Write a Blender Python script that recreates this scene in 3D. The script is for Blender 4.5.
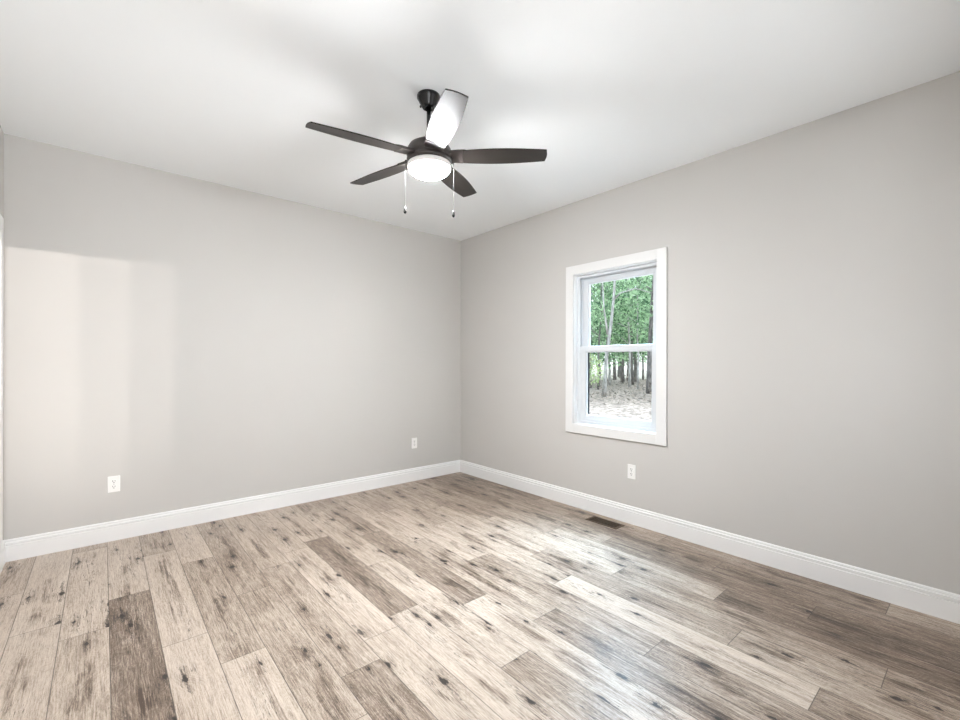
import bpy, bmesh, math, random
from mathutils import Vector, Matrix

for o in list(bpy.data.objects):
    bpy.data.objects.remove(o, do_unlink=True)
SC = bpy.context.scene
COL = SC.collection

# ------------------------------------------------------------------ camera
CAM_LOC = Vector((-3.2224, -4.1248, 1.2753))
YAW, ROLL, FPX = 0.8599, -0.0033, 439.854
_c, _s = math.cos(YAW), math.sin(YAW)
_R = Vector((_s, -_c, 0)); _U = Vector((0, 0, 1)); _F = Vector((_c, _s, 0))
_right = _R * math.cos(ROLL) - _U * math.sin(ROLL)
_up = _R * math.sin(ROLL) + _U * math.cos(ROLL)
cam = bpy.data.cameras.new('camera')
cam.sensor_fit = 'HORIZONTAL'; cam.sensor_width = 36.0
cam.lens = FPX / 960 * 36.0
cam.shift_x = -(481.586 - 480) / 960
cam.shift_y = (364.287 - 360) / 960
cam.clip_start = 0.02; cam.clip_end = 400
cam_ob = bpy.data.objects.new('camera', cam); COL.objects.link(cam_ob)
m = Matrix.Identity(4)
m.col[0][:3] = _right; m.col[1][:3] = _up; m.col[2][:3] = -_F; m.col[3][:3] = CAM_LOC
cam_ob.matrix_world = m
SC.camera = cam_ob

# ------------------------------------------------------------------ world, sun, added lights, exposure
SC.view_settings.view_transform = 'Standard'
SC.view_settings.look = 'None'
SC.view_settings.gamma = 1.0
SC.view_settings.use_curve_mapping = False
SC.view_settings.exposure = 0.22
world = bpy.data.worlds.new('sky'); SC.world = world; world.use_nodes = True
wn = world.node_tree; wn.nodes.clear()
wo = wn.nodes.new('ShaderNodeOutputWorld'); bg = wn.nodes.new('ShaderNodeBackground')
geo = wn.nodes.new('ShaderNodeTexCoord'); sep = wn.nodes.new('ShaderNodeSeparateXYZ')
ramp = wn.nodes.new('ShaderNodeValToRGB')
ramp.color_ramp.elements[0].position = 0.0; ramp.color_ramp.elements[0].color = (0.90, 0.95, 0.97, 1)
ramp.color_ramp.elements[1].position = 0.7; ramp.color_ramp.elements[1].color = (0.62, 0.80, 1.0, 1)
wn.links.new(geo.outputs['Generated'], sep.inputs[0]); wn.links.new(sep.outputs['Z'], ramp.inputs[0])
wn.links.new(ramp.outputs[0], bg.inputs[0]); bg.inputs[1].default_value = 1.5
wn.links.new(bg.outputs[0], wo.inputs[0])

def aim(ob, direction):
    ob.rotation_euler = Vector(direction).to_track_quat('-Z', 'Y').to_euler()

def lamp(name, kind, loc, direction, energy, color, **kw):
    l = bpy.data.lights.new(name, kind); l.energy = energy; l.color = color
    for k, v in kw.items(): setattr(l, k, v)
    o = bpy.data.objects.new(name, l); COL.objects.link(o); o.location = loc
    aim(o, direction); return o

# hazy sun and bright sky seen from the window side: a wide, soft source
lamp('hazy_sun', 'SUN', (6, 2, 8), (-0.85, 0.12, -1.30), 4.5, (0.95, 0.97, 1.0), angle=math.radians(40))
# added area light above the window, out of view, for the floor glow
lamp('floor_glow_light', 'AREA', (1.05, -1.60, 3.30), (-0.92, -0.30, -1.50), 640, (0.46, 0.74, 1.0),
     shape='RECTANGLE', size=1.7, size_y=1.5)
# added area light low outside the window, out of view, to brighten the ceiling
lamp('outside_uplight', 'AREA', (3.4, -1.9, -0.5), (-0.25, 0.0, 1.0), 1000, (0.97, 0.98, 1.0),
     shape='RECTANGLE', size=4.6, size_y=6.0)
# added fill lights behind the camera, beyond the added rear window and the doorway
lamp('rear_fill', 'AREA', (-1.12, -4.7, 1.0), (-0.35, 0.6, 0.9), 13, (0.95, 0.97, 1.0),
     shape='RECTANGLE', size=1.2, size_y=1.2)
lamp('hall_fill', 'AREA', (-3.3, -4.9, 1.0), (0.1, 0.8, 1.0), 62, (0.95, 0.97, 1.0),
     shape='RECTANGLE', size=0.8, size_y=1.2)
for _x, _e in ((-2.056, 42), (-2.66, 46), (-3.30, 46)):  # unseen spots added to cast the stepped light patch through the doorway
    lamp('hall_patch_spot', 'SPOT', (_x, -14.24, 2.05), (-3.25 - _x, 14.24, 0.20), _e * 22, (1.0, 0.93, 0.87),
         spot_size=math.radians(19), spot_blend=0.7, shadow_soft_size=0.02)

# ------------------------------------------------------------------ node helpers
def new_mat(name):
    mt = bpy.data.materials.new(name); mt.use_nodes = True
    nt = mt.node_tree
    return mt, nt, nt.nodes['Principled BSDF']

def N(nt, typ, **kw):
    n = nt.nodes.new(typ)
    for k, v in kw.items():
        if k in n.inputs.keys() if isinstance(k, str) else False: n.inputs[k].default_value = v
        else: setattr(n, k, v)
    return n

def math_node(nt, op, a, b=None, clamp=False):
    n = nt.nodes.new('ShaderNodeMath'); n.operation = op; n.use_clamp = clamp
    for i, v in enumerate((a, b)):
        if v is None: continue
        if isinstance(v, (int, float)): n.inputs[i].default_value = v
        else: nt.links.new(v, n.inputs[i])
    return n.outputs[0]

def maprange(nt, v, a, b, c=0.0, d=1.0, smooth=True):
    n = nt.nodes.new('ShaderNodeMapRange')
    if smooth: n.interpolation_type = 'SMOOTHSTEP'
    nt.links.new(v, n.inputs[0])
    for i, x in enumerate((a, b, c, d)): n.inputs[i + 1].default_value = x
    return n.outputs[0]

def mixc(nt, fac, a, b, mode='MIX'):
    n = nt.nodes.new('ShaderNodeMix'); n.data_type = 'RGBA'; n.blend_type = mode
    if isinstance(fac, (int, float)): n.inputs[0].default_value = fac
    else: nt.links.new(fac, n.inputs[0])
    for i, v in ((6, a), (7, b)):
        if isinstance(v, tuple): n.inputs[i].default_value = (*v, 1)
        else: nt.links.new(v, n.inputs[i])
    return n.outputs[2]

def noise(nt, vec, scale, detail=2.0, rough=0.5, dist=0.0):
    n = nt.nodes.new('ShaderNodeTexNoise')
    if vec is not None: nt.links.new(vec, n.inputs['Vector'])
    n.inputs['Scale'].default_value = scale; n.inputs['Detail'].default_value = detail
    n.inputs['Roughness'].default_value = rough; n.inputs['Distortion'].default_value = dist
    return n.outputs['Fac']

def bump(nt, bsdf, height, strength, dist):
    b = nt.nodes.new('ShaderNodeBump'); b.inputs['Strength'].default_value = strength
    b.inputs['Distance'].default_value = dist
    nt.links.new(height, b.inputs['Height']); nt.links.new(b.outputs[0], bsdf.inputs['Normal'])

def painted(name, col, rough, bump_scale=0, bs=0.1, bd=0.001, spec=0.5):
    mt, nt, p = new_mat(name)
    tc = nt.nodes.new('ShaderNodeTexCoord')
    v = noise(nt, tc.outputs['Object'], 1.7, 2)
    c = mixc(nt, v, tuple(x * 0.985 for x in col), tuple(min(1, x * 1.015) for x in col))
    nt.links.new(c, p.inputs['Base Color']); p.inputs['Roughness'].default_value = rough
    p.inputs['Specular IOR Level'].default_value = spec
    if bump_scale:
        bump(nt, p, noise(nt, tc.outputs['Object'], bump_scale, 3), bs, bd)
    return mt

M_WALL = painted('greige_wall_paint', (0.545, 0.530, 0.508), 0.75, 260, 0.12, 0.0006, 0.3)
M_CEIL = painted('ceiling_white_paint', (0.90, 0.92, 0.93), 0.9, 200, 0.1, 0.0006, 0.2)
M_TRIM = painted('semi_gloss_trim_white', (0.82, 0.82, 0.815), 0.32)
M_CASE = painted('casing_white', (0.735, 0.73, 0.72), 0.4)
M_VINYL = painted('window_vinyl_white', (0.62, 0.64, 0.66), 0.3)
M_PLATE = painted('outlet_plastic_white', (0.83, 0.82, 0.80), 0.3)
M_SLOT = painted('outlet_slot_dark', (0.05, 0.05, 0.05), 0.6)
M_SCREEN = painted('screen_frame_black', (0.012, 0.014, 0.016), 0.5)
M_BLACK = painted('fan_black_metal', (0.005, 0.005, 0.005), 0.25, spec=0.4)
M_BRONZE = painted('fan_bronze_metal', (0.040, 0.033, 0.030), 0.35)
M_CHROME = painted('pull_chain_metal', (0.035, 0.034, 0.033), 0.6, spec=0.2)
M_CHROME.node_tree.nodes['Principled BSDF'].inputs['Metallic'].default_value = 0.0
M_REG = painted('register_bronze_metal', (0.075, 0.048, 0.028), 0.45, spec=0.3)
M_VOID = painted('duct_shade', (0.01, 0.008, 0.006), 0.9)
M_EXT = painted('exterior_siding', (0.7, 0.7, 0.7), 0.8)
M_CRACK = painted('hall_subfloor', (0.40, 0.36, 0.31), 0.6)

def blade_material():
    mt, nt, p = new_mat('fan_blade_walnut')
    tc = nt.nodes.new('ShaderNodeTexCoord')
    mp = nt.nodes.new('ShaderNodeMapping'); mp.inputs['Scale'].default_value = (3, 60, 60)
    nt.links.new(tc.outputs['Object'], mp.inputs[0])
    g = noise(nt, mp.outputs[0], 1.0, 4, 0.6)
    nt.links.new(mixc(nt, g, (0.014, 0.0115, 0.010), (0.030, 0.025, 0.022)), p.inputs['Base Color'])
    p.inputs['Roughness'].default_value = 0.38; p.inputs['Specular IOR Level'].default_value = 0.20
    return mt
M_BLADE = blade_material()

def bowl_material():
    mt, nt, p = new_mat('lit_frosted_glass_bowl')
    p.inputs['Base Color'].default_value = (0.9, 0.88, 0.84, 1)
    p.inputs['Roughness'].default_value = 0.3
    p.inputs['Emission Color'].default_value = (0.965, 0.98, 1.0, 1)
    p.inputs['Emission Strength'].default_value = 465.0
    return mt
M_BOWL = bowl_material()
M_COLLAR = painted('lit_frosted_glass_collar', (0.45, 0.43, 0.42), 0.4)
M_COLLAR.node_tree.nodes['Principled BSDF'].inputs['Emission Color'].default_value = (1, 0.98, 0.96, 1)
M_COLLAR.node_tree.nodes['Principled BSDF'].inputs['Emission Strength'].default_value = 0.35

def glass_material():
    mt = bpy.data.materials.new('window_glass'); mt.use_nodes = True
    nt = mt.node_tree; nt.nodes.clear()
    out = nt.nodes.new('ShaderNodeOutputMaterial'); mx = nt.nodes.new('ShaderNodeMixShader')
    tr = nt.nodes.new('ShaderNodeBsdfTransparent'); gl = nt.nodes.new('ShaderNodeBsdfGlossy')
    tr.inputs[0].default_value = (0.98, 0.99, 0.985, 1); gl.inputs['Roughness'].default_value = 0.02
    fr = nt.nodes.new('ShaderNodeFresnel'); fr.inputs[0].default_value = 1.45
    gm = nt.nodes.new('ShaderNodeNewGeometry')
    k = math_node(nt, 'MULTIPLY', fr.outputs[0], math_node(nt, 'SUBTRACT', 1.0, gm.outputs['Backfacing']))
    nt.links.new(k, mx.inputs[0]); nt.links.new(tr.outputs[0], mx.inputs[1])
    nt.links.new(gl.outputs[0], mx.inputs[2]); nt.links.new(mx.outputs[0], out.inputs[0])
    return mt
M_GLASS = glass_material()

def floor_material():
    mt, nt, p = new_mat('oak_look_vinyl_planks')
    L = nt.links
    uv = nt.nodes.new('ShaderNodeUVMap'); uv.uv_map = 'plank'
    sx = nt.nodes.new('ShaderNodeSeparateXYZ'); L.new(uv.outputs[0], sx.inputs[0])
    u, v = sx.outputs[0], sx.outputs[1]
    at = nt.nodes.new('ShaderNodeAttribute'); at.attribute_name = 'tone'
    sd = nt.nodes.new('ShaderNodeAttribute'); sd.attribute_name = 'seed'
    ln = nt.nodes.new('ShaderNodeAttribute'); ln.attribute_name = 'span'
    tone, seed = at.outputs['Fac'], sd.outputs['Fac']
    def vec(su, sv, off):
        c = nt.nodes.new('ShaderNodeCombineXYZ')
        L.new(math_node(nt, 'MULTIPLY', u, su), c.inputs[0])
        L.new(math_node(nt, 'MULTIPLY', v, sv), c.inputs[1])
        L.new(math_node(nt, 'ADD', math_node(nt, 'MULTIPLY', seed, 37.7), off), c.inputs[2])
        return c.outputs[0]
    wob = noise(nt, vec(5, 2.2, 1.0), 1.0, 3, 0.55)
    cloud = noise(nt, vec(7, 1.6, 3.0), 1.0, 3, 0.6, 0.4)
    fine = noise(nt, vec(260, 11, 5.0), 1.0, 4, 0.8)
    streak = noise(nt, vec(46, 1.7, 7.0), 1.0, 6, 0.74, 0.6)
    speck = noise(nt, vec(420, 120, 9.0), 1.0, 2, 0.6)
    # cathedral rings
    rc = nt.nodes.new('ShaderNodeCombineXYZ')
    L.new(math_node(nt, 'ADD', math_node(nt, 'MULTIPLY', u, 16), math_node(nt, 'MULTIPLY', wob, 9.0)), rc.inputs[0])
    L.new(math_node(nt, 'MULTIPLY', seed, 11.0), rc.inputs[2])
    wv = nt.nodes.new('ShaderNodeTexWave'); wv.inputs['Scale'].default_value = 1.1
    wv.inputs['Distortion'].default_value = 1.0; wv.inputs['Detail'].default_value = 2
    L.new(rc.outputs[0], wv.inputs[0])
    rings = wv.outputs['Fac']
    # knots: cells stretched along the plank
    kc = nt.nodes.new('ShaderNodeCombineXYZ')
    ragged = noise(nt, vec(70, 30, 15.0), 1.0, 3, 0.7)
    kx = math_node(nt, 'ADD', math_node(nt, 'ADD', math_node(nt, 'MULTIPLY', u, 7.5), math_node(nt, 'ADD', math_node(nt, 'MULTIPLY', wob, 0.5),
          math_node(nt, 'MULTIPLY', ragged, 0.26))), math_node(nt, 'MULTIPLY', seed, 53.0))
    ky = math_node(nt, 'ADD', math_node(nt, 'ADD', math_node(nt, 'MULTIPLY', v, 5.0), math_node(nt, 'ADD', math_node(nt, 'MULTIPLY', wob, 0.3),
          math_node(nt, 'MULTIPLY', ragged, 0.34))), math_node(nt, 'MULTIPLY', seed, 91.0))
    L.new(kx, kc.inputs[0]); L.new(ky, kc.inputs[1])
    vo = nt.nodes.new('ShaderNodeTexVoronoi'); vo.voronoi_dimensions = '2D'; vo.inputs['Scale'].default_value = 1.0
    vo.inputs['Randomness'].default_value = 1.0
    L.new(kc.outputs[0], vo.inputs['Vector'])
    rnd = nt.nodes.new('ShaderNodeSeparateColor'); L.new(vo.outputs['Color'], rnd.inputs[0])
    gate = maprange(nt, rnd.outputs[0], 0.64, 0.68)
    size = maprange(nt, rnd.outputs[1], 0.0, 1.0, 0.55, 1.15, smooth=False)
    ps = nt.nodes.new('ShaderNodeSeparateXYZ'); L.new(vo.outputs['Position'], ps.inputs[0])
    dx = math_node(nt, 'DIVIDE', math_node(nt, 'ABSOLUTE', math_node(nt, 'SUBTRACT', kx, ps.outputs[0])), size)
    dy = math_node(nt, 'DIVIDE', math_node(nt, 'ABSOLUTE', math_node(nt, 'SUBTRACT', ky, ps.outputs[1])), size)
    def ell(a_, b_):
        p1 = math_node(nt, 'MULTIPLY', dx, a_); p2 = math_node(nt, 'MULTIPLY', dy, b_)
        return math_node(nt, 'SQRT', math_node(nt, 'ADD', math_node(nt, 'MULTIPLY', p1, p1), math_node(nt, 'MULTIPLY', p2, p2)))
    core = math_node(nt, 'MULTIPLY', maprange(nt, ell(1.25, 0.85), 0.125, 0.075), gate)
    ring_ = math_node(nt, 'MULTIPLY', maprange(nt, ell(1.0, 0.75), 0.26, 0.08), gate)
    halo = math_node(nt, 'MULTIPLY', maprange(nt, ell(0.95, 0.55), 0.55, 0.10), gate)
    tail = math_node(nt, 'MULTIPLY', math_node(nt, 'MULTIPLY', maprange(nt, dx, 0.040, 0.016), maprange(nt, dy, 1.1, 0.5)), gate)
    tail = math_node(nt, 'MULTIPLY', tail, maprange(nt, ragged, 0.38, 0.52))
    fissure = maprange(nt, noise(nt, vec(110, 8.0, 12.0), 1.0, 4, 0.7, 1.8), 0.56, 0.61)
    mid = maprange(nt, math_node(nt, 'ABSOLUTE', math_node(nt, 'SUBTRACT', u, 0.089)), 0.065, 0.012)
    fiss = math_node(nt, 'MULTIPLY', fissure, math_node(nt, 'ADD', math_node(nt, 'MULTIPLY', halo, 1.0),
                     math_node(nt, 'MULTIPLY', mid, maprange(nt, cloud, 0.48, 0.58))), True)
    fiss = math_node(nt, 'ADD', fiss, math_node(nt, 'MULTIPLY', tail, 0.8), True)
    # plank colour from its tone, moved by clouds and grain
    t = math_node(nt, 'ADD', math_node(nt, 'ADD', math_node(nt, 'MULTIPLY', tone, 0.66), 0.17), math_node(nt, 'MULTIPLY', math_node(nt, 'SUBTRACT', cloud, 0.48), 0.50))
    t = math_node(nt, 'ADD', t, math_node(nt, 'MULTIPLY', math_node(nt, 'SUBTRACT', streak, 0.5), 0.62))
    t = math_node(nt, 'ADD', t, math_node(nt, 'MULTIPLY', math_node(nt, 'SUBTRACT', rings, 0.5), 0.09))
    t = math_node(nt, 'ADD', t, math_node(nt, 'MULTIPLY', math_node(nt, 'SUBTRACT', fine, 0.5), 1.6))
    t = math_node(nt, 'ADD', t, math_node(nt, 'MULTIPLY', math_node(nt, 'SUBTRACT', speck, 0.5), 0.5))
    t = math_node(nt, 'SUBTRACT', t, math_node(nt, 'ADD', math_node(nt, 'MULTIPLY', halo, 0.05), math_node(nt, 'MULTIPLY', ring_, 0.14)))
    band = math_node(nt, 'MULTIPLY', mid, maprange(nt, noise(nt, vec(9, 2.4, 21.0), 1.0, 3, 0.6, 0.5), 0.46, 0.66))
    t = math_node(nt, 'SUBTRACT', t, math_node(nt, 'MULTIPLY', math_node(nt, 'MULTIPLY', band, 0.42), maprange(nt, streak, 0.62, 0.40)), True)
    rp = nt.nodes.new('ShaderNodeValToRGB'); L.new(t, rp.inputs[0])
    e = rp.color_ramp.elements
    e[0].position = 0.0; e[0].color = (0.075, 0.053, 0.040, 1)
    e[1].position = 1.0; e[1].color = (0.61, 0.525, 0.445, 1)
    x = e.new(0.30); x.color = (0.215, 0.162, 0.124, 1)
    x = e.new(0.62); x.color = (0.45, 0.37, 0.302, 1)
    col = mixc(nt, math_node(nt, 'MULTIPLY', fiss, 0.80), rp.outputs[0], (0.055, 0.042, 0.036))
    col = mixc(nt, math_node(nt, 'MULTIPLY', core, 0.95), col, (0.030, 0.024, 0.021))
    # joint lines
    e1 = math_node(nt, 'MINIMUM', u, math_node(nt, 'SUBTRACT', 0.1775, u))
    e2 = math_node(nt, 'MINIMUM', v, math_node(nt, 'SUBTRACT', ln.outputs['Fac'], v))
    ed = math_node(nt, 'MINIMUM', e1, e2)
    gap = maprange(nt, ed, 0.0024, 0.0008)
    col = mixc(nt, math_node(nt, 'MULTIPLY', gap, 0.72), col, (0.05, 0.04, 0.034))
    L.new(col, p.inputs['Base Color'])
    rg = math_node(nt, 'ADD', 0.27, math_node(nt, 'MULTIPLY', fine, 0.16))
    L.new(rg, p.inputs['Roughness']); p.inputs['Specular IOR Level'].default_value = 0.22
    h = math_node(nt, 'SUBTRACT', math_node(nt, 'MULTIPLY', fine, 0.4), math_node(nt, 'ADD', math_node(nt, 'MULTIPLY', gap, 1.5), fiss))
    bump(nt, p, h, 0.25, 0.0012)
    return mt
M_FLOOR = floor_material()

def ground_material():
    mt, nt, p = new_mat('leaf_litter_ground')
    tc = nt.nodes.new('ShaderNodeTexCoord'); ob = tc.outputs['Object']
    sp = nt.nodes.new('ShaderNodeSeparateXYZ'); nt.links.new(ob, sp.inputs[0])
    a = noise(nt, ob, 6.0, 5, 0.7); b = noise(nt, ob, 0.9, 4, 0.6)
    pale = mixc(nt, maprange(nt, a, 0.38, 0.62), (0.17, 0.14, 0.12), (0.64, 0.55, 0.48))
    dark = mixc(nt, maprange(nt, a, 0.35, 0.62), (0.06, 0.052, 0.042), (0.50, 0.42, 0.36))
    # the woodland edge begins some way beyond the cleared strip
    d = math_node(nt, 'ADD', math_node(nt, 'MULTIPLY', sp.outputs[0], 0.86), math_node(nt, 'MULTIPLY', sp.outputs[1], 0.5))
    d = math_node(nt, 'ADD', d, math_node(nt, 'MULTIPLY', b, 9.0))
    w = maprange(nt, d, 19.0, 24.0)
    f = maprange(nt, d, 56.0, 66.0)
    c = mixc(nt, w, pale, dark); c = mixc(nt, f, c, (0.42, 0.40, 0.33))
    nt.links.new(c, p.inputs['Base Color']); p.inputs['Roughness'].default_value = 0.95
    return mt
M_GROUND = ground_material()

def bark(name, a, b):
    mt, nt, p = new_mat(name)
    tc = nt.nodes.new('ShaderNodeTexCoord')
    mp = nt.nodes.new('ShaderNodeMapping'); mp.inputs['Scale'].default_value = (9, 9, 2.2)
    nt.links.new(tc.outputs['Object'], mp.inputs[0])
    nt.links.new(mixc(nt, maprange(nt, noise(nt, mp.outputs[0], 1.0, 4, 0.65), 0.35, 0.65), a, b), p.inputs['Base Color'])
    p.inputs['Roughness'].default_value = 0.9
    return mt
M_BARK_PALE = bark('pale_grey_bark', (0.34, 0.33, 0.32), (0.78, 0.77, 0.76))
M_BARK_DARK = bark('dark_grey_bark', (0.10, 0.095, 0.09), (0.34, 0.32, 0.31))

def leaf_mat(name, a, b):
    mt, nt, p = new_mat(name)
    gi = nt.nodes.new('ShaderNodeNewGeometry')
    nt.links.new(mixc(nt, gi.outputs['Random Per Island'], a, b), p.inputs['Base Color'])
    p.inputs['Roughness'].default_value = 0.6
    tr = nt.nodes.new('ShaderNodeBsdfTranslucent'); nt.links.new(mixc(nt, gi.outputs['Random Per Island'], a, b), tr.inputs[0])
    mx = nt.nodes.new('ShaderNodeMixShader'); mx.inputs[0].default_value = 0.4
    out = nt.nodes['Material Output']
    nt.links.new(p.outputs[0], mx.inputs[1]); nt.links.new(tr.outputs[0], mx.inputs[2]); nt.links.new(mx.outputs[0], out.inputs[0])
    return mt
M_LEAF = leaf_mat('green_leaves', (0.03, 0.12, 0.05), (0.66, 0.92, 0.58))
M_LEAF2 = leaf_mat('yellow_green_leaves', (0.28, 0.46, 0.16), (0.88, 0.95, 0.62))
M_TWIG = leaf_mat('dry_brown_undergrowth', (0.10, 0.085, 0.07), (0.50, 0.43, 0.36))

# ------------------------------------------------------------------ mesh helpers
def finish(name, bm, mat, parent=None, smooth=False, bevel=0.0, seg=2):
    bmesh.ops.recalc_face_normals(bm, faces=bm.faces) if not smooth or len(bm.faces) < 20000 else None
    me = bpy.data.meshes.new(name); bm.to_mesh(me); bm.free()
    for mt in (mat if isinstance(mat, list) else [mat]): me.materials.append(mt)
    if smooth:
        for pl in me.polygons: pl.use_smooth = True
    o = bpy.data.objects.new(name, me); COL.objects.link(o)
    if parent: o.parent = parent
    if bevel:
        b = o.modifiers.new('bevel', 'BEVEL'); b.width = bevel; b.segments = seg; b.limit_method = 'ANGLE'
        b.angle_limit = math.radians(35)
    return o

def box(bm, x0, x1, y0, y1, z0, z1):
    vs = [bm.verts.new((x, y, z)) for x in (x0, x1) for y in (y0, y1) for z in (z0, z1)]
    for f in ((0, 1, 3, 2), (4, 6, 7, 5), (0, 4, 5, 1), (2, 3, 7, 6), (0, 2, 6, 4), (1, 5, 7, 3)):
        bm.faces.new([vs[i] for i in f])

def lathe(bm, prof, seg=48, center=(0, 0, 0), cap=True):
    rings = []
    for r, z in prof:
        if r < 1e-5: rings.append([bm.verts.new((center[0], center[1], center[2] + z))])
        else: rings.append([bm.verts.new((center[0] + r * math.cos(2 * math.pi * i / seg),
                                          center[1] + r * math.sin(2 * math.pi * i / seg), center[2] + z)) for i in range(seg)])
    for a, b in zip(rings, rings[1:]):
        for i in range(seg):
            j = (i + 1) % seg
            if len(a) == 1 and len(b) == 1: continue
            if len(a) == 1: bm.faces.new((a[0], b[i], b[j]))
            elif len(b) == 1: bm.faces.new((a[i], a[j], b[0]))
            else: bm.faces.new((a[i], a[j], b[j], b[i]))
    if cap:
        for rg in (rings[0], rings[-1]):
            if len(rg) > 1: bm.faces.new(rg)

def tube(bm, pts, rads, seg=8, cap=True):
    rings = []
    for i, pnt in enumerate(pts):
        pnt = Vector(pnt)
        d = (Vector(pts[min(i + 1, len(pts) - 1)]) - Vector(pts[max(i - 1, 0)])).normalized()
        a = d.orthogonal().normalized() if abs(d.z) < 0.9 else Vector((1, 0, 0))
        b = d.cross(a).normalized(); a = b.cross(d).normalized()
        rings.append([bm.verts.new(pnt + (a * math.cos(2 * math.pi * k / seg) + b * math.sin(2 * math.pi * k / seg)) * rads[i]) for k in range(seg)])
    for r0, r1 in zip(rings, rings[1:]):
        for k in range(seg):
            bm.faces.new((r0[k], r0[(k + 1) % seg], r1[(k + 1) % seg], r1[k]))
    if cap: bm.faces.new(rings[0]); bm.faces.new(rings[-1])

def structure(o): o['kind'] = 'structure'; return o
def empty(name, loc, label=None, cat=None, group=None):
    o = bpy.data.objects.new(name, None); o.empty_display_size = 0.1; COL.objects.link(o); o.location = loc
    if label: o['label'] = label; o['category'] = cat
    if group: o['group'] = group
    return o
def tag(o, label, cat, group=None, kind=None):
    o['label'] = label; o['category'] = cat
    if group: o['group'] = group
    if kind: o['kind'] = kind
    return o

# ------------------------------------------------------------------ room
H = 2.74; XL = -3.705; YR = -4.24; TH = 0.14
WY0, WY1, WZ0, WZ1 = -2.448, -1.660, 0.745, 2.082      # window opening in the right wall

bm = bmesh.new()
box(bm, XL - TH, TH, 0, TH, 0, H)
structure(finish('wall_left', bm, M_WALL))

bm = bmesh.new()
box(bm, 0, TH, YR - TH, WY0, 0, H); box(bm, 0, TH, WY1, 0, 0, H)
box(bm, 0, TH, WY0, WY1, 0, WZ0); box(bm, 0, TH, WY0, WY1, WZ1, H)
structure(finish('wall_right', bm, M_WALL))

DY0, DY1, DZ = -1.05, -0.238, 2.075                  # closed door in the side wall
bm = bmesh.new()
box(bm, XL - TH, XL, YR - TH, DY0, 0, H); box(bm, XL - TH, XL, DY1, 0, 0, H); box(bm, XL - TH, XL, DY0, DY1, DZ, H)
structure(finish('wall_side', bm, M_WALL))

OX0, OX1, OZ = -3.70, -2.95, 2.03                   # doorway the camera stands in
RX0, RX1, RZ0, RZ1 = -1.75, -0.5, 0.75, 2.08          # opening of an added rear window, for fill light
bm = bmesh.new()
y0, y1 = YR - TH, YR
box(bm, XL, OX0, y0, y1, 0, H) ; box(bm, OX0, OX1, y0, y1, OZ, H)
box(bm, OX1, RX0, y0, y1, 0, H); box(bm, RX0, RX1, y0, y1, 0, RZ0); box(bm, RX0, RX1, y0, y1, RZ1, H); box(bm, RX1, 0, y0, y1, 0, H)
structure(finish('wall_rear', bm, M_WALL))

bm = bmesh.new()
box(bm, XL - TH, TH, YR - TH, TH, H, H + 0.12)
structure(finish('ceiling', bm, M_CEIL))

# ---- floor: one sheet of planks, each plank a face with its own tone and grain
PW, PL, X0 = 0.17747, 1.22, -3.551
JOINT = {-1: -0.62, 0: -1.15, 1: -1.34, 2: -1.03, 3: -1.70, 4: -0.773, 5: -1.42, 6: -1.18, 7: -1.02, 8: -0.92, 9: -1.56,
         10: -1.075, 11: -1.418, 12: -1.91, 13: -1.243, 14: -0.90, 15: -1.40, 16: -1.92, 17: -1.08, 18: -0.55, 19: -1.33}
# tones from the far wall towards the camera, starting with the plank that ends at JOINT - n*PL
TONES = {-1: [.70, .80, .72, .6, .6], 0: [.90, .80, .6, .6, .6], 1: [.80, .64, .62, .5, .5], 2: [.76, .20, .3, .5, .5],  # tones of the leftmost rows raised to offset the dimmer light there
         3: [.76, .80, .70, .5, .5], 4: [.78, .46, .78, .6, .6], 5: [.40, .46, .58, .5, .5], 6: [.62, .48, .30, .5, .5],
         7: [.62, .72, .66, .5, .5], 8: [.70, .22, .74, .6, .6], 9: [.64, .72, .38, .5, .5], 10: [.45, .28, .76, .74, .6],
         11: [.62, .50, .34, .5, .5], 12: [.70, .40, .30, .5, .5], 13: [.55, .60, .80, .30, .5], 14: [.5, .60, .38, .50, .5],
         15: [.42, .60, .42, .36, .5], 16: [.40, .50, .10, .4, .4], 17: [.20, .34, .20, .02, .3], 18: [.25, .32, .24, .22, .3],
         19: [.20, .40, .30, .50, .5]}
random.seed(11)
bm = bmesh.new()
uvl = bm.loops.layers.uv.new('plank')
info = []
YEND = YR - TH - 0.9
def plank(k, ya, yb, full_start, tone):
    xa, xb = X0 + k * PW, X0 + (k + 1) * PW
    if k == -1: xa = max(xa, XL - TH)
    if ya - yb < 0.004: return
    vs = [bm.verts.new(q) for q in ((xa, yb, 0), (xb, yb, 0), (xb, ya, 0), (xa, ya, 0))]
    f = bm.faces.new(vs)
    uv = ((xa - X0 - k * PW, full_start - yb), (PW, full_start - yb), (PW, full_start - ya), (xa - X0 - k * PW, full_start - ya))
    for lp, c in zip(f.loops, uv): lp[uvl].uv = c
    info.append((tone, random.random(), PL))
for k in range(-1, 20):
    j = JOINT[k]
    while j < 0.0: j += PL
    ends = [j - n * PL for n in range(0, 6)]
    first = JOINT[k]
    ts = TONES[k]
    for n in range(5):
        a, b = ends[n], ends[n + 1]
        idx = round((first - b) / PL)          # 0 for the plank that ends at the listed joint
        tone = ts[idx] if 0 <= idx < len(ts) else 0.5
        if a > 0 and idx < 0: tone = 0.5
        plank(k, min(a, 0.0), max(b, YEND), a, tone)
fl_me = bpy.data.meshes.new('floor'); bm.to_mesh(fl_me); bm.free()
for nm, i in (('tone', 0), ('seed', 1), ('span', 2)):
    a = fl_me.attributes.new(nm, 'FLOAT', 'FACE')
    for q, t in enumerate(info): a.data[q].value = t[i]
fl_me.materials.append(M_FLOOR)
fl = bpy.data.objects.new('floor', fl_me); COL.objects.link(fl); structure(fl)

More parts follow.
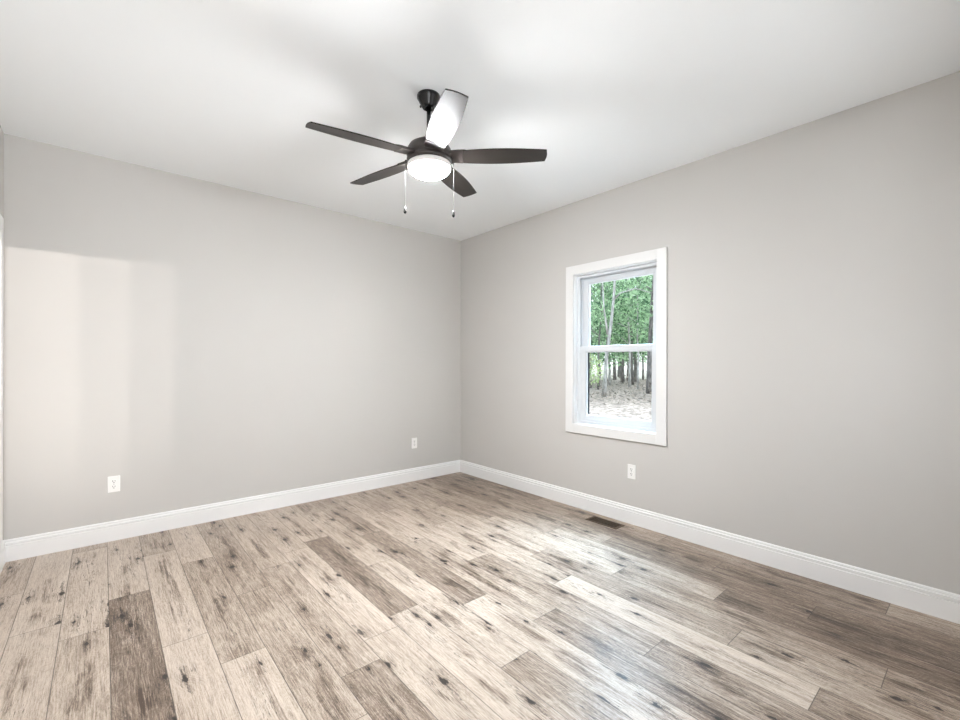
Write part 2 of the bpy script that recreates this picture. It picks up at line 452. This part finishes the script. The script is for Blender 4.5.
bm = bmesh.new(); box(bm, XL - TH, TH, YR - TH - 0.9, TH, -0.20, -0.004)
structure(finish('floor_slab', bm, M_CRACK))

# ---- baseboards: profile swept along each wall
PROF = [(0, 0), (0.0150, 0), (0.0150, 0.099), (0.0100, 0.1015), (0.0100, 0.1055), (0.0145, 0.108), (0.0145, 0.120),
        (0.0085, 0.1235), (0.0085, 0.129), (0.0105, 0.131), (0.0075, 0.1375), (0.0035, 0.1405), (0, 0.1405)]
def baseboard(name, a, b, nrm, miter_a=0, miter_b=0):
    a, b = Vector(a), Vector(b); d = (b - a).normalized(); n = Vector(nrm)
    bm = bmesh.new(); R = []
    for pt, mi in ((a, miter_a), (b, miter_b)):
        R.append([bm.verts.new(pt + n * t + d * (t * mi) + Vector((0, 0, z))) for t, z in PROF])
    for i in range(len(PROF)):
        j = (i + 1) % len(PROF); bm.faces.new((R[0][i], R[0][j], R[1][j], R[1][i]))
    bm.faces.new(R[0]); bm.faces.new(R[1])
    return structure(finish(name, bm, M_TRIM))
baseboard('baseboard_left', (XL, 0, 0), (0, 0, 0), (0, -1, 0), 1, -1)
baseboard('baseboard_right', (0, 0, 0), (0, YR, 0), (-1, 0, 0), 1, 0)
baseboard('baseboard_side', (XL, DY0 - 0.088, 0), (XL, YR, 0), (1, 0, 0), 0, 0)
baseboard('baseboard_side', (XL, 0, 0), (XL, DY1 + 0.088, 0), (1, 0, 0), 1, 0)
baseboard('baseboard_rear', (0, YR, 0), (OX1 + 0.09, YR, 0), (0, 1, 0), 0, 0)

# ---- door in the side wall: casing and panelled slab
door = structure(empty('door_1', (XL, (DY0 + DY1) / 2, 0)))
def flat_casing(name, mat, parent, along, a0, a1, z0, z1, w, plane, out, bottom=True, proud=0.018):
    """a picture-frame casing; along = 'x' or 'y'; one mesh"""
    bm = bmesh.new()
    segs = [(a0 - w, a0, z0 - (w if bottom else 0), z1 + w), (a1, a1 + w, z0 - (w if bottom else 0), z1 + w), (a0, a1, z1, z1 + w)]
    if bottom: segs.append((a0, a1, z0 - w, z0))
    p0, p1 = sorted((plane, plane + out * proud))
    for s0, s1, zz0, zz1 in segs:
        if along == 'y': box(bm, p0, p1, s0, s1, zz0, zz1)
        else: box(bm, s0, s1, p0, p1, zz0, zz1)
    return finish(name, bm, mat, parent, bevel=0.002)
def rel(o, base):
    o.location = -Vector(base); return o
rel(flat_casing('door_casing', M_TRIM, door, 'y', DY0, DY1, 0, DZ, 0.088, XL, 1, bottom=False), door.location)
bm = bmesh.new(); box(bm, XL - 0.06, XL - 0.02, DY0 + 0.004, DY1 - 0.004, 0.01, DZ - 0.004)
for (z0, z1) in ((0.25, 0.95), (1.1, 1.9)):
    box(bm, XL - 0.02, XL - 0.014, DY0 + 0.13, DY1 - 0.13, z0, z1)
rel(finish('door_slab', bm, M_TRIM, door, bevel=0.003), door.location)
bm = bmesh.new(); lathe(bm, [(0.03, 0), (0.03, 0.006), (0.012, 0.01), (0.012, 0.04), (0.026, 0.05), (0.026, 0.065), (0, 0.072)], 24)
kn = finish('door_knob', bm, M_BLACK, door, smooth=True)
kn.rotation_euler = (0, math.radians(90), 0); kn.location = (-0.014, DY0 + 0.07 - (DY0 + DY1) / 2, 0.95)
# doorway casing in the rear wall
dw = structure(empty('doorway', ((OX0 + OX1) / 2, YR, 0)))
bm = bmesh.new()
box(bm, OX1, OX1 + 0.09, YR, YR + 0.018, 0, OZ + 0.09); box(bm, XL, OX1, YR, YR + 0.018, OZ, OZ + 0.09)
rel(finish('door_casing', bm, M_TRIM, dw, bevel=0.002), dw.location)

# ------------------------------------------------------------------ double-hung window
WB = Vector((0, (WY0 + WY1) / 2, WZ0))
win = structure(empty('window_1', WB))
def wfin(name, bm, mat, parent=None, bevel=0.0015):
    o = finish(name, bm, mat, parent or win, bevel=bevel)
    o.location = -WB if (parent is None or parent == win) else (0, 0, 0)
    return o
CW = 0.080
flat = flat_casing('window_casing', M_CASE, win, 'y', WY0, WY1, WZ0, WZ1, CW, 0.0, -1, True, 0.019); flat.location = -WB
def ring(bm, x0, x1, ya, yb, za, zb, side, top, bot):
    box(bm, x0, x1, ya, ya + side, za, zb); box(bm, x0, x1, yb - side, yb, za, zb)
    box(bm, x0, x1, ya + side, yb - side, zb - top, zb); box(bm, x0, x1, ya + side, yb - side, za, za + bot)
# painted jamb extension, then the vinyl frame with its tracks
bm = bmesh.new(); ring(bm, 0.0, 0.0438, WY0, WY1, WZ0, WZ1, 0.006, 0.006, 0.006); wfin('window_jamb', bm, M_TRIM)
bm = bmesh.new()
ring(bm, 0.052, 0.124, WY0, WY1, WZ0, WZ1, 0.023, 0.023, 0.019)
ring(bm, 0.044, 0.052, WY0, WY1, WZ0, WZ1, 0.032, 0.030, 0.030)
ring(bm, 0.0825, 0.0895, WY0 + .001, WY1 - .001, WZ0 + .001, WZ1 - .001, 0.034, 0.030, 0.028)
ring(bm, 0.124, 0.150, WY0, WY1, WZ0, WZ1, 0.030, 0.034, 0.034)
wfin('window_frame', bm, M_VINYL)
def sash(name, xa, xb, ya, yb, za, zb, gy0, gy1, gz0, gz1):
    bm = bmesh.new()
    box(bm, xa, xb, ya, gy0, za, zb); box(bm, xa, xb, gy1, yb, za, zb)
    box(bm, xa, xb, gy0, gy1, gz1, zb); box(bm, xa, xb, gy0, gy1, za, gz0)
    # glazing bead
    box(bm, xa + 0.008, xb - 0.008, gy0 - 0.001, gy0 + 0.006, gz0, gz1); box(bm, xa + 0.008, xb - 0.008, gy1 - 0.006, gy1 + 0.001, gz0, gz1)
    box(bm, xa + 0.008, xb - 0.008, gy0, gy1, gz1 - 0.006, gz1 + 0.001); box(bm, xa + 0.008, xb - 0.008, gy0, gy1, gz0 - 0.001, gz0 + 0.006)
    s = wfin(name, bm, M_VINYL)
    bm = bmesh.new(); xm = (xa + xb) / 2; box(bm, xm - 0.002, xm + 0.002, gy0 - 0.004, gy1 + 0.004, gz0 - 0.004, gz1 + 0.004)
    g = finish('glass_pane', bm, M_GLASS, s)
    return s
sash('lower_sash', 0.052, 0.082, WY0 + 0.024, WY1 - 0.024, WZ0 + 0.020, 1.438, -2.376, -1.752, 0.826, 1.389)
sash('upper_sash', 0.090, 0.122, WY0 + 0.024, WY1 - 0.024, 1.392, WZ1 - 0.024, -2.366, -1.752, 1.438, 2.004)
bm = bmesh.new(); ring(bm, 0.138, 0.146, WY0 + 0.018, WY1 - 0.016, WZ0 + 0.02, 1.43, 0.050, 0.025, 0.03)
wfin('screen_frame', bm, M_SCREEN)
bm = bmesh.new(); box(bm, 0.036, 0.052, -2.10, -2.03, 1.4385, 1.447); wfin('sash_lock', bm, M_VINYL)
# siding face outside
bm = bmesh.new()
for (a, b_, c, d) in ((-4.4, WY0 - 0.0, -0.6, 3.0), (WY1, 0.2, -0.6, 3.0), (WY0, WY1, -0.6, WZ0), (WY0, WY1, WZ1, 3.0)):
    box(bm, TH + 0.001, TH + 0.02, a, b_, c, d)
structure(finish('wall_exterior', bm, M_EXT))
# added window behind the camera, unseen, lets fill light into the room
rw = structure(empty('added_rear_window', ((RX0 + RX1) / 2, YR, RZ0)))
bm = bmesh.new()
for x_ in (RX0, (RX0 + RX1) / 2 - 0.03, RX1 - 0.06): box(bm, x_, x_ + 0.06, YR - 0.1, YR - 0.03, RZ0, RZ1)
for z_ in (RZ0, (RZ0 + RZ1) / 2 - 0.02, RZ1 - 0.05): box(bm, RX0, RX1, YR - 0.1, YR - 0.03, z_, z_ + 0.05)
rel(finish('window_frame', bm, M_VINYL, rw), rw.location)
rel(flat_casing('window_casing', M_TRIM, rw, 'x', RX0, RX1, RZ0, RZ1, CW, YR, 1, True, 0.019), rw.location)

# ------------------------------------------------------------------ ceiling fan
FAX = Vector((-1.877, -2.112))
PIV = Vector((FAX.x, FAX.y, 2.69)); GX, GY = 0.035, 0.023
FN = Vector((-GX, -GY, 1)).normalized()
TILT = Vector((0, 0, 1)).rotation_difference(FN).to_matrix().to_4x4()
fan = empty('ceiling_fan', (FAX.x, FAX.y, H), 'five-blade dark bronze ceiling fan with lit glass bowl hanging from the ceiling', 'ceiling fan')
def fput(o, tilt=True):
    """parts are modelled with z=0 at the blade plane, 0.279 m under the pivot"""
    base = Vector((0, 0, PIV.z - H))
    if tilt: o.matrix_local = Matrix.Translation(base) @ TILT @ Matrix.Translation((0, 0, -0.2795))
    else: o.matrix_local = Matrix.Translation(base)
    return o
bm = bmesh.new()
lathe(bm, [(0.062, 0.05), (0.0635, 0.046), (0.0635, 0.036), (0.058, 0.028), (0.050, 0.012), (0.040, -0.006), (0.033, -0.018), (0.022, -0.022), (0.019, -0.018)], 48)
fput(finish('canopy', bm, M_BLACK, fan, smooth=True), False)
for a in (2.2, 5.3):
    bm = bmesh.new()
    lathe(bm, [(0.0, 0.006), (0.004, 0.006), (0.005, 0.0), (0.004, -0.006), (0, -0.006)], 10, (0.047 * math.cos(a), 0.047 * math.sin(a), -0.001))
    fput(finish('canopy_screw', bm, M_CHROME, fan, smooth=True), False)
bm = bmesh.new()
lathe(bm, [(0.0115, 0.288), (0.0115, 0.085)], 20); lathe(bm, [(0.019, 0.300), (0.024, 0.285), (0.022, 0.270), (0.012, 0.262)], 20)
lathe(bm, [(0.013, 0.125), (0.022, 0.115), (0.024, 0.075), (0.03, 0.07)], 24)
fput(finish('downrod', bm, M_BLACK, fan, smooth=True))
bm = bmesh.new()
lathe(bm, [(0.012, 0.082), (0.055, 0.080), (0.085, 0.074), (0.106, 0.061), (0.119, 0.040), (0.1225, 0.018), (0.1225, 0.004), (0.119, 0.001),
           (0.119, -0.010), (0.123, -0.013), (0.123, -0.022), (0.113, -0.030), (0.04, -0.031)], 64)
fput(finish('motor_housing', bm, M_BRONZE, fan, smooth=True))
bm = bmesh.new()
lathe(bm, [(0.05, -0.029), (0.108, -0.031), (0.116, -0.036), (0.1195, -0.046), (0.1195, -0.058), (0.116, -0.062), (0.108, -0.060)], 64)
fput(finish('glass_collar', bm, M_COLLAR, fan, smooth=True))
bm = bmesh.new()
lathe(bm, [(0.105, -0.052), (0.1135, -0.056)] + [(0.1135 * math.cos(t), -0.060 - 0.052 * math.sin(t)) for t in [i * math.pi / 2 / 12 for i in range(12)]] + [(0, -0.112)], 64)
fput(finish('glass_bowl', bm, M_BOWL, fan, smooth=True))

def blade_outline():
    pts_p, pts_m = [], []
    n = 16
    for i in range(n + 1):
        t = i / n; r = 0.185 + (0.637 - 0.185) * t
        w = 0.0545 + 0.0145 * math.sin(math.pi * min(1, t * 0.98) ** 0.9) - 0.0055 * t
        pts_p.append((r, w * 1.02)); pts_m.append((r, -w * 0.98))
    tip = []
    for i in range(1, 8):
        a = i / 8; yy = pts_p[-1][1] * (1 - a) + pts_m[-1][1] * a
        tip.append((0.637 + 0.007 * math.sin(math.pi * a), yy))
    return pts_p + tip + list(reversed(pts_m))
PITCH = -0.181; AZ0 = -0.730
out2d = blade_outline()
blade0 = None
for i in range(5):
    az = AZ0 + i * math.radians(72)
    local = Matrix.Rotation(az, 4, 'Z') @ Matrix.Rotation(PITCH, 4, 'X')
    if blade0 is None:
        bm = bmesh.new()
        top = [bm.verts.new((x, y, 0.003)) for x, y in out2d]; bot = [bm.verts.new((x, y, -0.003)) for x, y in out2d]
        bm.faces.new(top); bm.faces.new(list(reversed(bot)))
        for a in range(len(top)):
            b = (a + 1) % len(top); bm.faces.new((top[a], bot[a], bot[b], top[b]))
        blade0 = finish('fan_blade', bm, M_BLADE, fan, bevel=0.0012)
        bl = blade0
        bm = bmesh.new()
        sh = [(0.085, 0.046), (0.120, 0.048), (0.160, 0.052), (0.195, 0.053), (0.215, 0.044), (0.222, 0.030)]
        poly = sh + [(x, -y) for x, y in reversed(sh)]
        t_ = [bm.verts.new((x, y, 0.0085)) for x, y in poly]; b_ = [bm.verts.new((x, y, 0.0035)) for x, y in poly]
        bm.faces.new(t_); bm.faces.new(list(reversed(b_)))
        for a in range(len(poly)):
            b = (a + 1) % len(poly); bm.faces.new((t_[a], b_[a], b_[b], t_[b]))
        # the under-side strap that the blade is screwed to
        t_ = [bm.verts.new((x, y, 0.0035)) for x, y in [(0.085, 0.046), (0.170, 0.053), (0.1845, 0.0545), (0.1845, -0.0545), (0.170, -0.053), (0.085, -0.046)]]
        b_ = [bm.verts.new((v.co.x, v.co.y, -0.005)) for v in t_]
        bm.faces.new(t_); bm.faces.new(list(reversed(b_)))
        for a in range(6):
            b = (a + 1) % 6; bm.faces.new((t_[a], b_[a], b_[b], t_[b]))
        br0 = finish('blade_bracket', bm, M_BRONZE, blade0, bevel=0.001)
    else:
        bl = blade0.copy(); COL.objects.link(bl); bl.parent = fan
        br = br0.copy(); COL.objects.link(br); br.parent = bl
    bl.matrix_local = Matrix.Translation((0, 0, PIV.z - H)) @ TILT @ Matrix.Translation((0, 0, -0.2795)) @ local
# pull chains with small bobs (they hang plumb)
for cx_, cy_, ztop, zb in ((-1.969, -2.022, 2.392, 2.135), (-1.773, -2.203, 2.372, 2.112)):
    cyl = bmesh.new()
    ax = Vector((cx_ - FAX.x, cy_ - FAX.y))
    r_in = ax.normalized() * 0.112
    tube(cyl, [(r_in.x + 0.008, r_in.y + 0.004, ztop + 0.004 - H), (ax.x, ax.y, ztop - H), (ax.x, ax.y, ztop - 0.01 - H)], [0.0028, 0.0028, 0.0028], 8)
    z = ztop - 0.01
    tube(cyl, [(ax.x, ax.y, z - H), (ax.x, ax.y, zb - H)], [0.0007, 0.0007], 6)
    z = ztop - 0.012
    while z > zb:
        bmesh.ops.create_icosphere(cyl, subdivisions=1, radius=0.0014, matrix=Matrix.Translation((ax.x, ax.y, z - H))); z -= 0.0052
    ch = finish('pull_chain', cyl, M_CHROME, fan, smooth=True)
    bm = bmesh.new()
    lathe(bm, [(0.0, 0.004), (0.003, 0.002), (0.005, -0.010), (0.0075, -0.022), (0.0078, -0.028), (0.005, -0.034), (0, -0.035)], 16, (ax.x, ax.y, zb - H))
    finish('chain_pull', bm, M_BLACK, ch, smooth=True)

# ------------------------------------------------------------------ wall outlets
def outlet_parts():
    bm = bmesh.new(); box(bm, -0.035, 0.035, -0.0055, 0, -0.0575, 0.0575)
    a = finish('cover_plate', bm, M_PLATE, None, bevel=0.003, seg=3)
    parts = [a]
    for zc in (-0.0195, 0.0195):
        bm = bmesh.new()
        pts = []
        for i in range(24):
            t = 2 * math.pi * i / 24; x = 0.0172 * math.cos(t); z = 0.0172 * math.sin(t)
            pts.append((x, max(-0.0140, min(0.0140, z))))
        f = [bm.verts.new((x, -0.0075, zc + z)) for x, z in pts]; b = [bm.verts.new((x, -0.0045, zc + z)) for x, z in pts]
        bm.faces.new(f); bm.faces.new(list(reversed(b)))
        for i in range(24): bm.faces.new((f[i], f[(i + 1) % 24], b[(i + 1) % 24], b[i]))
        parts.append(finish('receptacle', bm, M_PLATE, None))
    return parts
def slots(zc):
    bm = bmesh.new()
    box(bm, -0.0078, -0.0050, -0.0079, -0.0070, zc - 0.001, zc + 0.0085); box(bm, 0.0050, 0.0078, -0.0079, -0.0070, zc + 0.000, zc + 0.0075)
    lathe(bm, [(0.0027, -0.0045), (0.0027, 0.0045)], 10)
    for v in bm.verts[-20:]: pass
    return bm
def slot_mesh(zc):
    bm = bmesh.new()
    box(bm, -0.0080, -0.0048, -0.0079, -0.0070, zc - 0.001, zc + 0.0090); box(bm, 0.0048, 0.0080, -0.0079, -0.0070, zc, zc + 0.0080)
    box(bm, -0.0028, 0.0028, -0.0079, -0.0070, zc - 0.0100, zc - 0.0045)
    return finish('outlet_slots', bm, M_SLOT, None)
first = None
for i, (loc, rz, lab) in enumerate((
        ((-3.160, 0, 0.405), 0, 'white wall outlet low on the left wall nearest the door casing'),
        ((-0.640, 0, 0.411), 0, 'white wall outlet low on the left wall close to the corner'),
        ((0, -2.236, 0.416), -math.pi / 2, 'white wall outlet on the right wall below the window'))):
    root = empty('wall_outlet', loc, lab, 'outlet', 'duplex outlets above the baseboards'); root.rotation_euler = (0, 0, rz)
    if first is None:
        first = outlet_parts(); sl = [slot_mesh(-0.0195), slot_mesh(0.0195)]
        bm = bmesh.new(); box(bm, -0.0022, 0.0022, -0.0066, -0.0050, -0.0022, 0.0022); first.append(finish('plate_screw', bm, M_CHROME, None, bevel=0.001))
        for o in first: o.parent = root
        sl[0].parent = first[1]; sl[1].parent = first[2]
    else:
        cs = []
        for o in first:
            c = o.copy(); COL.objects.link(c); c.parent = root; cs.append(c)
        for s_, q in zip(sl, (1, 2)):
            c = s_.copy(); COL.objects.link(c); c.parent = cs[q]

# ------------------------------------------------------------------ floor register
reg = empty('floor_register', (-0.146, -2.083, 0), 'bronze slatted floor register beside the right baseboard under the window', 'vent')
HX, HY = 0.062, 0.143
bm = bmesh.new()
box(bm, -HX, -HX + 0.016, -HY, HY, 0.0, 0.004); box(bm, HX - 0.016, HX, -HY, HY, 0.0, 0.004)
box(bm, -HX + 0.016, HX - 0.016, -HY, -HY + 0.018, 0.0, 0.004); box(bm, -HX + 0.016, HX - 0.016, HY - 0.018, HY, 0.0, 0.004)
finish('register_frame', bm, M_REG, reg, bevel=0.0012)
bm = bmesh.new(); box(bm, -HX + 0.014, HX - 0.014, -HY + 0.016, HY - 0.016, 0.0002, 0.0008); finish('duct_shade_sheet', bm, M_VOID, reg)  # thin dark sheet, the shade inside the duct put into its colour
bm = bmesh.new()
nb = 19
for i in range(nb):
    y_ = -HY + 0.018 + (2 * HY - 0.036) * (i + 0.5) / nb
    box(bm, -HX + 0.015, HX - 0.015, y_ - 0.0012, y_ + 0.0012, 0.0008, 0.0036)
for x_ in (-0.016, 0.016): box(bm, x_ - 0.0018, x_ + 0.0018, -HY + 0.017, HY - 0.017, 0.0008, 0.0038)
finish('register_slats', bm, M_REG, reg)

# ------------------------------------------------------------------ outdoors
GZ = -0.6
bm = bmesh.new()
gx = [0.16, 4, 8, 14, 20, 28, 40, 60, 90, 140]; gy = [-60, -30, -12, -4, 2, 8, 14, 20, 30, 45, 70, 110]
random.seed(4)
grid = [[bm.verts.new((x, y, GZ + (random.uniform(-0.10, 0.12) if x > 14 else 0))) for y in gy] for x in gx]
for i in range(len(gx) - 1):
    for j in range(len(gy) - 1): bm.faces.new((grid[i][j], grid[i + 1][j], grid[i + 1][j + 1], grid[i][j + 1]))
structure(finish('ground', bm, M_GROUND, smooth=True))

def leaf_cloud(bm, rng, center, radii, n, size):
    for _ in range(n):
        while True:
            q = Vector((rng.uniform(-1, 1), rng.uniform(-1, 1), rng.uniform(-1, 1)))
            if q.length < 1: break
        c = Vector(center) + Vector((q.x * radii[0], q.y * radii[1], q.z * radii[2]))
        s = size * rng.uniform(0.55, 1.35)
        a = Vector((rng.gauss(0, 1), rng.gauss(0, 1), rng.gauss(0, 0.6))).normalized()
        b = a.orthogonal().normalized(); b = (Matrix.Rotation(rng.uniform(0, 6.28), 3, a) @ b)
        w = a.cross(b).normalized()
        bm.faces.new([bm.verts.new(c + b * s), bm.verts.new(c + w * s * 0.55), bm.verts.new(c - b * s), bm.verts.new(c - w * s * 0.55)])

def tree(name, base, path, rad, mat, leafm, branches, clouds, label, group=None, seed=1, leaf=0.13):
    rng = random.Random(seed)
    root = empty(name, base, label, 'tree', group)
    bm = bmesh.new()
    B = Vector(base)
    tube(bm, [Vector(p) for p in path], [rad * (1.25 if i == 0 else 1 - 0.55 * i / (len(path) - 1)) for i in range(len(path))], 10)
    for br in branches:
        tube(bm, [Vector(p) for p in br[0]], [br[1] * (1 - 0.6 * i / (len(br[0]) - 1)) for i in range(len(br[0]))], 6)
    finish('trunk', bm, mat, root, smooth=True)
    bm = bmesh.new()
    for c, r, n in clouds: leaf_cloud(bm, rng, c, r, n, leaf)
    me_o = finish('crown', bm, leafm, root)
    return root

def generic_tree(base, h, rad, mat, leafm, label, group, seed, lo=2.0, n=1300, spread=2.2, leaf=0.14, lean=(0, 0)):
    rng = random.Random(seed)
    path = [(0, 0, -0.15)]
    for i in range(1, 8):
        t = i / 7; path.append((lean[0] * t + rng.uniform(-.08, .08), lean[1] * t + rng.uniform(-.08, .08), h * t))
    brs, clouds = [], []
    for i in range(7):
        z = lo + (h - lo) * (i + rng.random()) / 7; a = rng.uniform(0, 6.28); l = spread * rng.uniform(.6, 1.1)
        s = Vector((lean[0] * z / h, lean[1] * z / h, z)); e = s + Vector((math.cos(a) * l, math.sin(a) * l, l * rng.uniform(.15, .6)))
        mid_ = (s + e) / 2 + Vector((0, 0, 0.12 * l))
        brs.append(([s, mid_, e], rad * 0.32))
        clouds.append((e * 0.85 + s * 0.15, (spread * .62, spread * .62, 0.75), n // 9))
    clouds.append(((lean[0] * .8, lean[1] * .8, (h + lo) / 2), (spread, spread, (h - lo) / 2), n - 7 * (n // 9)))
    return tree('tree', base, path, rad, mat, leafm, brs, clouds, label, group, seed, leaf)

# the pale forked tree in the middle-left of the view
tree('tree', (18.7, 10.5, GZ), [(0, 0, -.15), (-.05, -.10, 1.2), (-.02, -.2, 2.6), (.10, -.34, 3.9), (.25, -.45, 5.6), (.30, -.5, 6.8), (.2, -.4, 8.5)], 0.125,
     M_BARK_PALE, M_LEAF, [([(.22, -.43, 5.55), (.55, -.70, 6.0), (1.2, -1.3, 6.25), (1.9, -1.85, 6.0)], 0.055),
                           ([(.0, -.25, 3.6), (-.1, -.05, 5.0), (-.15, .05, 7.2)], 0.075)],
     [((.8, -1.2, 7.6), (2.0, 2.0, 1.2), 500), ((-.5, .8, 5.0), (1.2, 1.2, 1.2), 260)],
     'pale forked tree with a bent side branch seen through the window', seed=3)
generic_tree((23.4, 10.3, GZ), 9.5, 0.17, M_BARK_DARK, M_LEAF, 'thick grey tree at the right edge of the window view', None, 5, lo=4.8, n=900, lean=(.5, -.1))
generic_tree((27.0, 13.1, GZ), 9.0, 0.075, M_BARK_PALE, M_LEAF, 'thin pale tree in the middle of the lower window pane', None, 6, lo=3.6, n=1200)
generic_tree((29.2, 15.1, GZ), 10.0, 0.11, M_BARK_PALE, M_LEAF, 'straight pale tree running up through the upper window pane', None, 7, lo=3.4, n=1500, lean=(-.1, .15))
TG = 'slender woodland trees beyond the window'
TL = 'slender leafy woodland tree standing among its neighbours beyond the window'
rng = random.Random(21)
spots = [(39.6, 22.1, .20, 1), (42.0, 22.0, .22, 1), (32.3, 19.0, .12, 0), (26.0, 16.6, .10, 1), (31.0, 21.6, .11, 1), (35.0, 18.2, .12, 1), (36.5, 25.0, .14, 0),
         (33.0, 14.0, .13, 1), (38.0, 17.2, .14, 1), (45.0, 26.5, .2, 1), (47.0, 21.5, .2, 0), (24.0, 14.5, .08, 1), (29.5, 17.6, .08, 1), (28.0, 10.2, .12, 1),
         (24.5, 4.5, .15, 1), (30.0, 5.0, .16, 0), (20.0, 16.0, .12, 1), (25.0, 21.0, .15, 0), (34.0, 9.0, .15, 1), (22.0, -1.0, .15, 1), (52.0, 30.0, .22, 1), (55.0, 24.0, .22, 1),
         (44.0, 24.2, .10, 1), (48.5, 28.8, .13, 0), (50.0, 25.5, .12, 1), (57.0, 33.5, .15, 1), (60.0, 29.5, .16, 1), (40.5, 19.6, .09, 1), (37.2, 20.6, .08, 1), (58.0, 37.5, .15, 1)]
for q, (x, y, r, k) in enumerate(spots):
    far = math.hypot(x, y)
    generic_tree((x, y, GZ), rng.uniform(8.5, 11.5), r, M_BARK_DARK if k else M_BARK_PALE, M_LEAF, TL, TG, 40 + q,
                 lo=rng.uniform(1.6, 2.6) if far > 33 else rng.uniform(2.6, 3.4), n=1500 if far > 33 else 1150, spread=rng.uniform(1.8, 2.4), leaf=0.15 if far > 33 else 0.10,
                 lean=(rng.uniform(-.3, .3), rng.uniform(-.3, .3)))
# young shrub at the left of the lower pane
def shrub(base, rad, h, n, label, seed, m=M_LEAF2, leaf=0.085):
    root = empty('shrub', base, label, 'shrub'); rg = random.Random(seed)
    bm = bmesh.new()
    for i in range(7):
        a = rg.uniform(0, 6.28); l = rad * rg.uniform(.4, .9)
        tube(bm, [(0, 0, -.05), (math.cos(a) * l * .4, math.sin(a) * l * .4, h * .5), (math.cos(a) * l, math.sin(a) * l, h * rg.uniform(.75, 1))], [.022, .014, .005], 5)
    finish('stems', bm, M_BARK_DARK, root)
    bm = bmesh.new(); leaf_cloud(bm, rg, (0, 0, h * .62), (rad, rad, h * .45), n, leaf); finish('foliage', bm, m, root)
shrub((17.6, 10.9, GZ), 0.95, 2.5, 520, 'yellow-green shrub at the left side of the lower window pane', 9)
# dry undergrowth under the trees
rg = random.Random(77); bm = bmesh.new()
for _ in range(5200):
    d_ = rg.uniform(21, 58); a_ = math.radians(rg.uniform(10, 52)); s_ = rg.uniform(.05, .16)
    x, y = CAM_LOC.x + d_ * math.cos(a_), CAM_LOC.y + d_ * math.sin(a_)
    hh = rg.uniform(.05, .75) * rg.random() * 1.6
    c = Vector((x, y, GZ + hh)); v1 = Vector((rg.gauss(0, 1), rg.gauss(0, 1), rg.gauss(0, 1))).normalized(); v2 = v1.orthogonal().normalized()
    bm.faces.new([bm.verts.new(c + v1 * s_), bm.verts.new(c + v2 * s_ * .35), bm.verts.new(c - v1 * s_), bm.verts.new(c - v2 * s_ * .35)])
tag(finish('undergrowth', bm, M_TWIG), 'dry brown undergrowth covering the woodland floor under the trees', 'undergrowth', kind='stuff')

# ------------------------------------------------------------------ render quality
cy = SC.cycles
cy.use_denoising = True
cy.max_bounces = 12; cy.diffuse_bounces = 8; cy.glossy_bounces = 4; cy.transparent_max_bounces = 16
cy.sample_clamp_indirect = 6.0
cy.caustics_reflective = False; cy.caustics_refractive = False
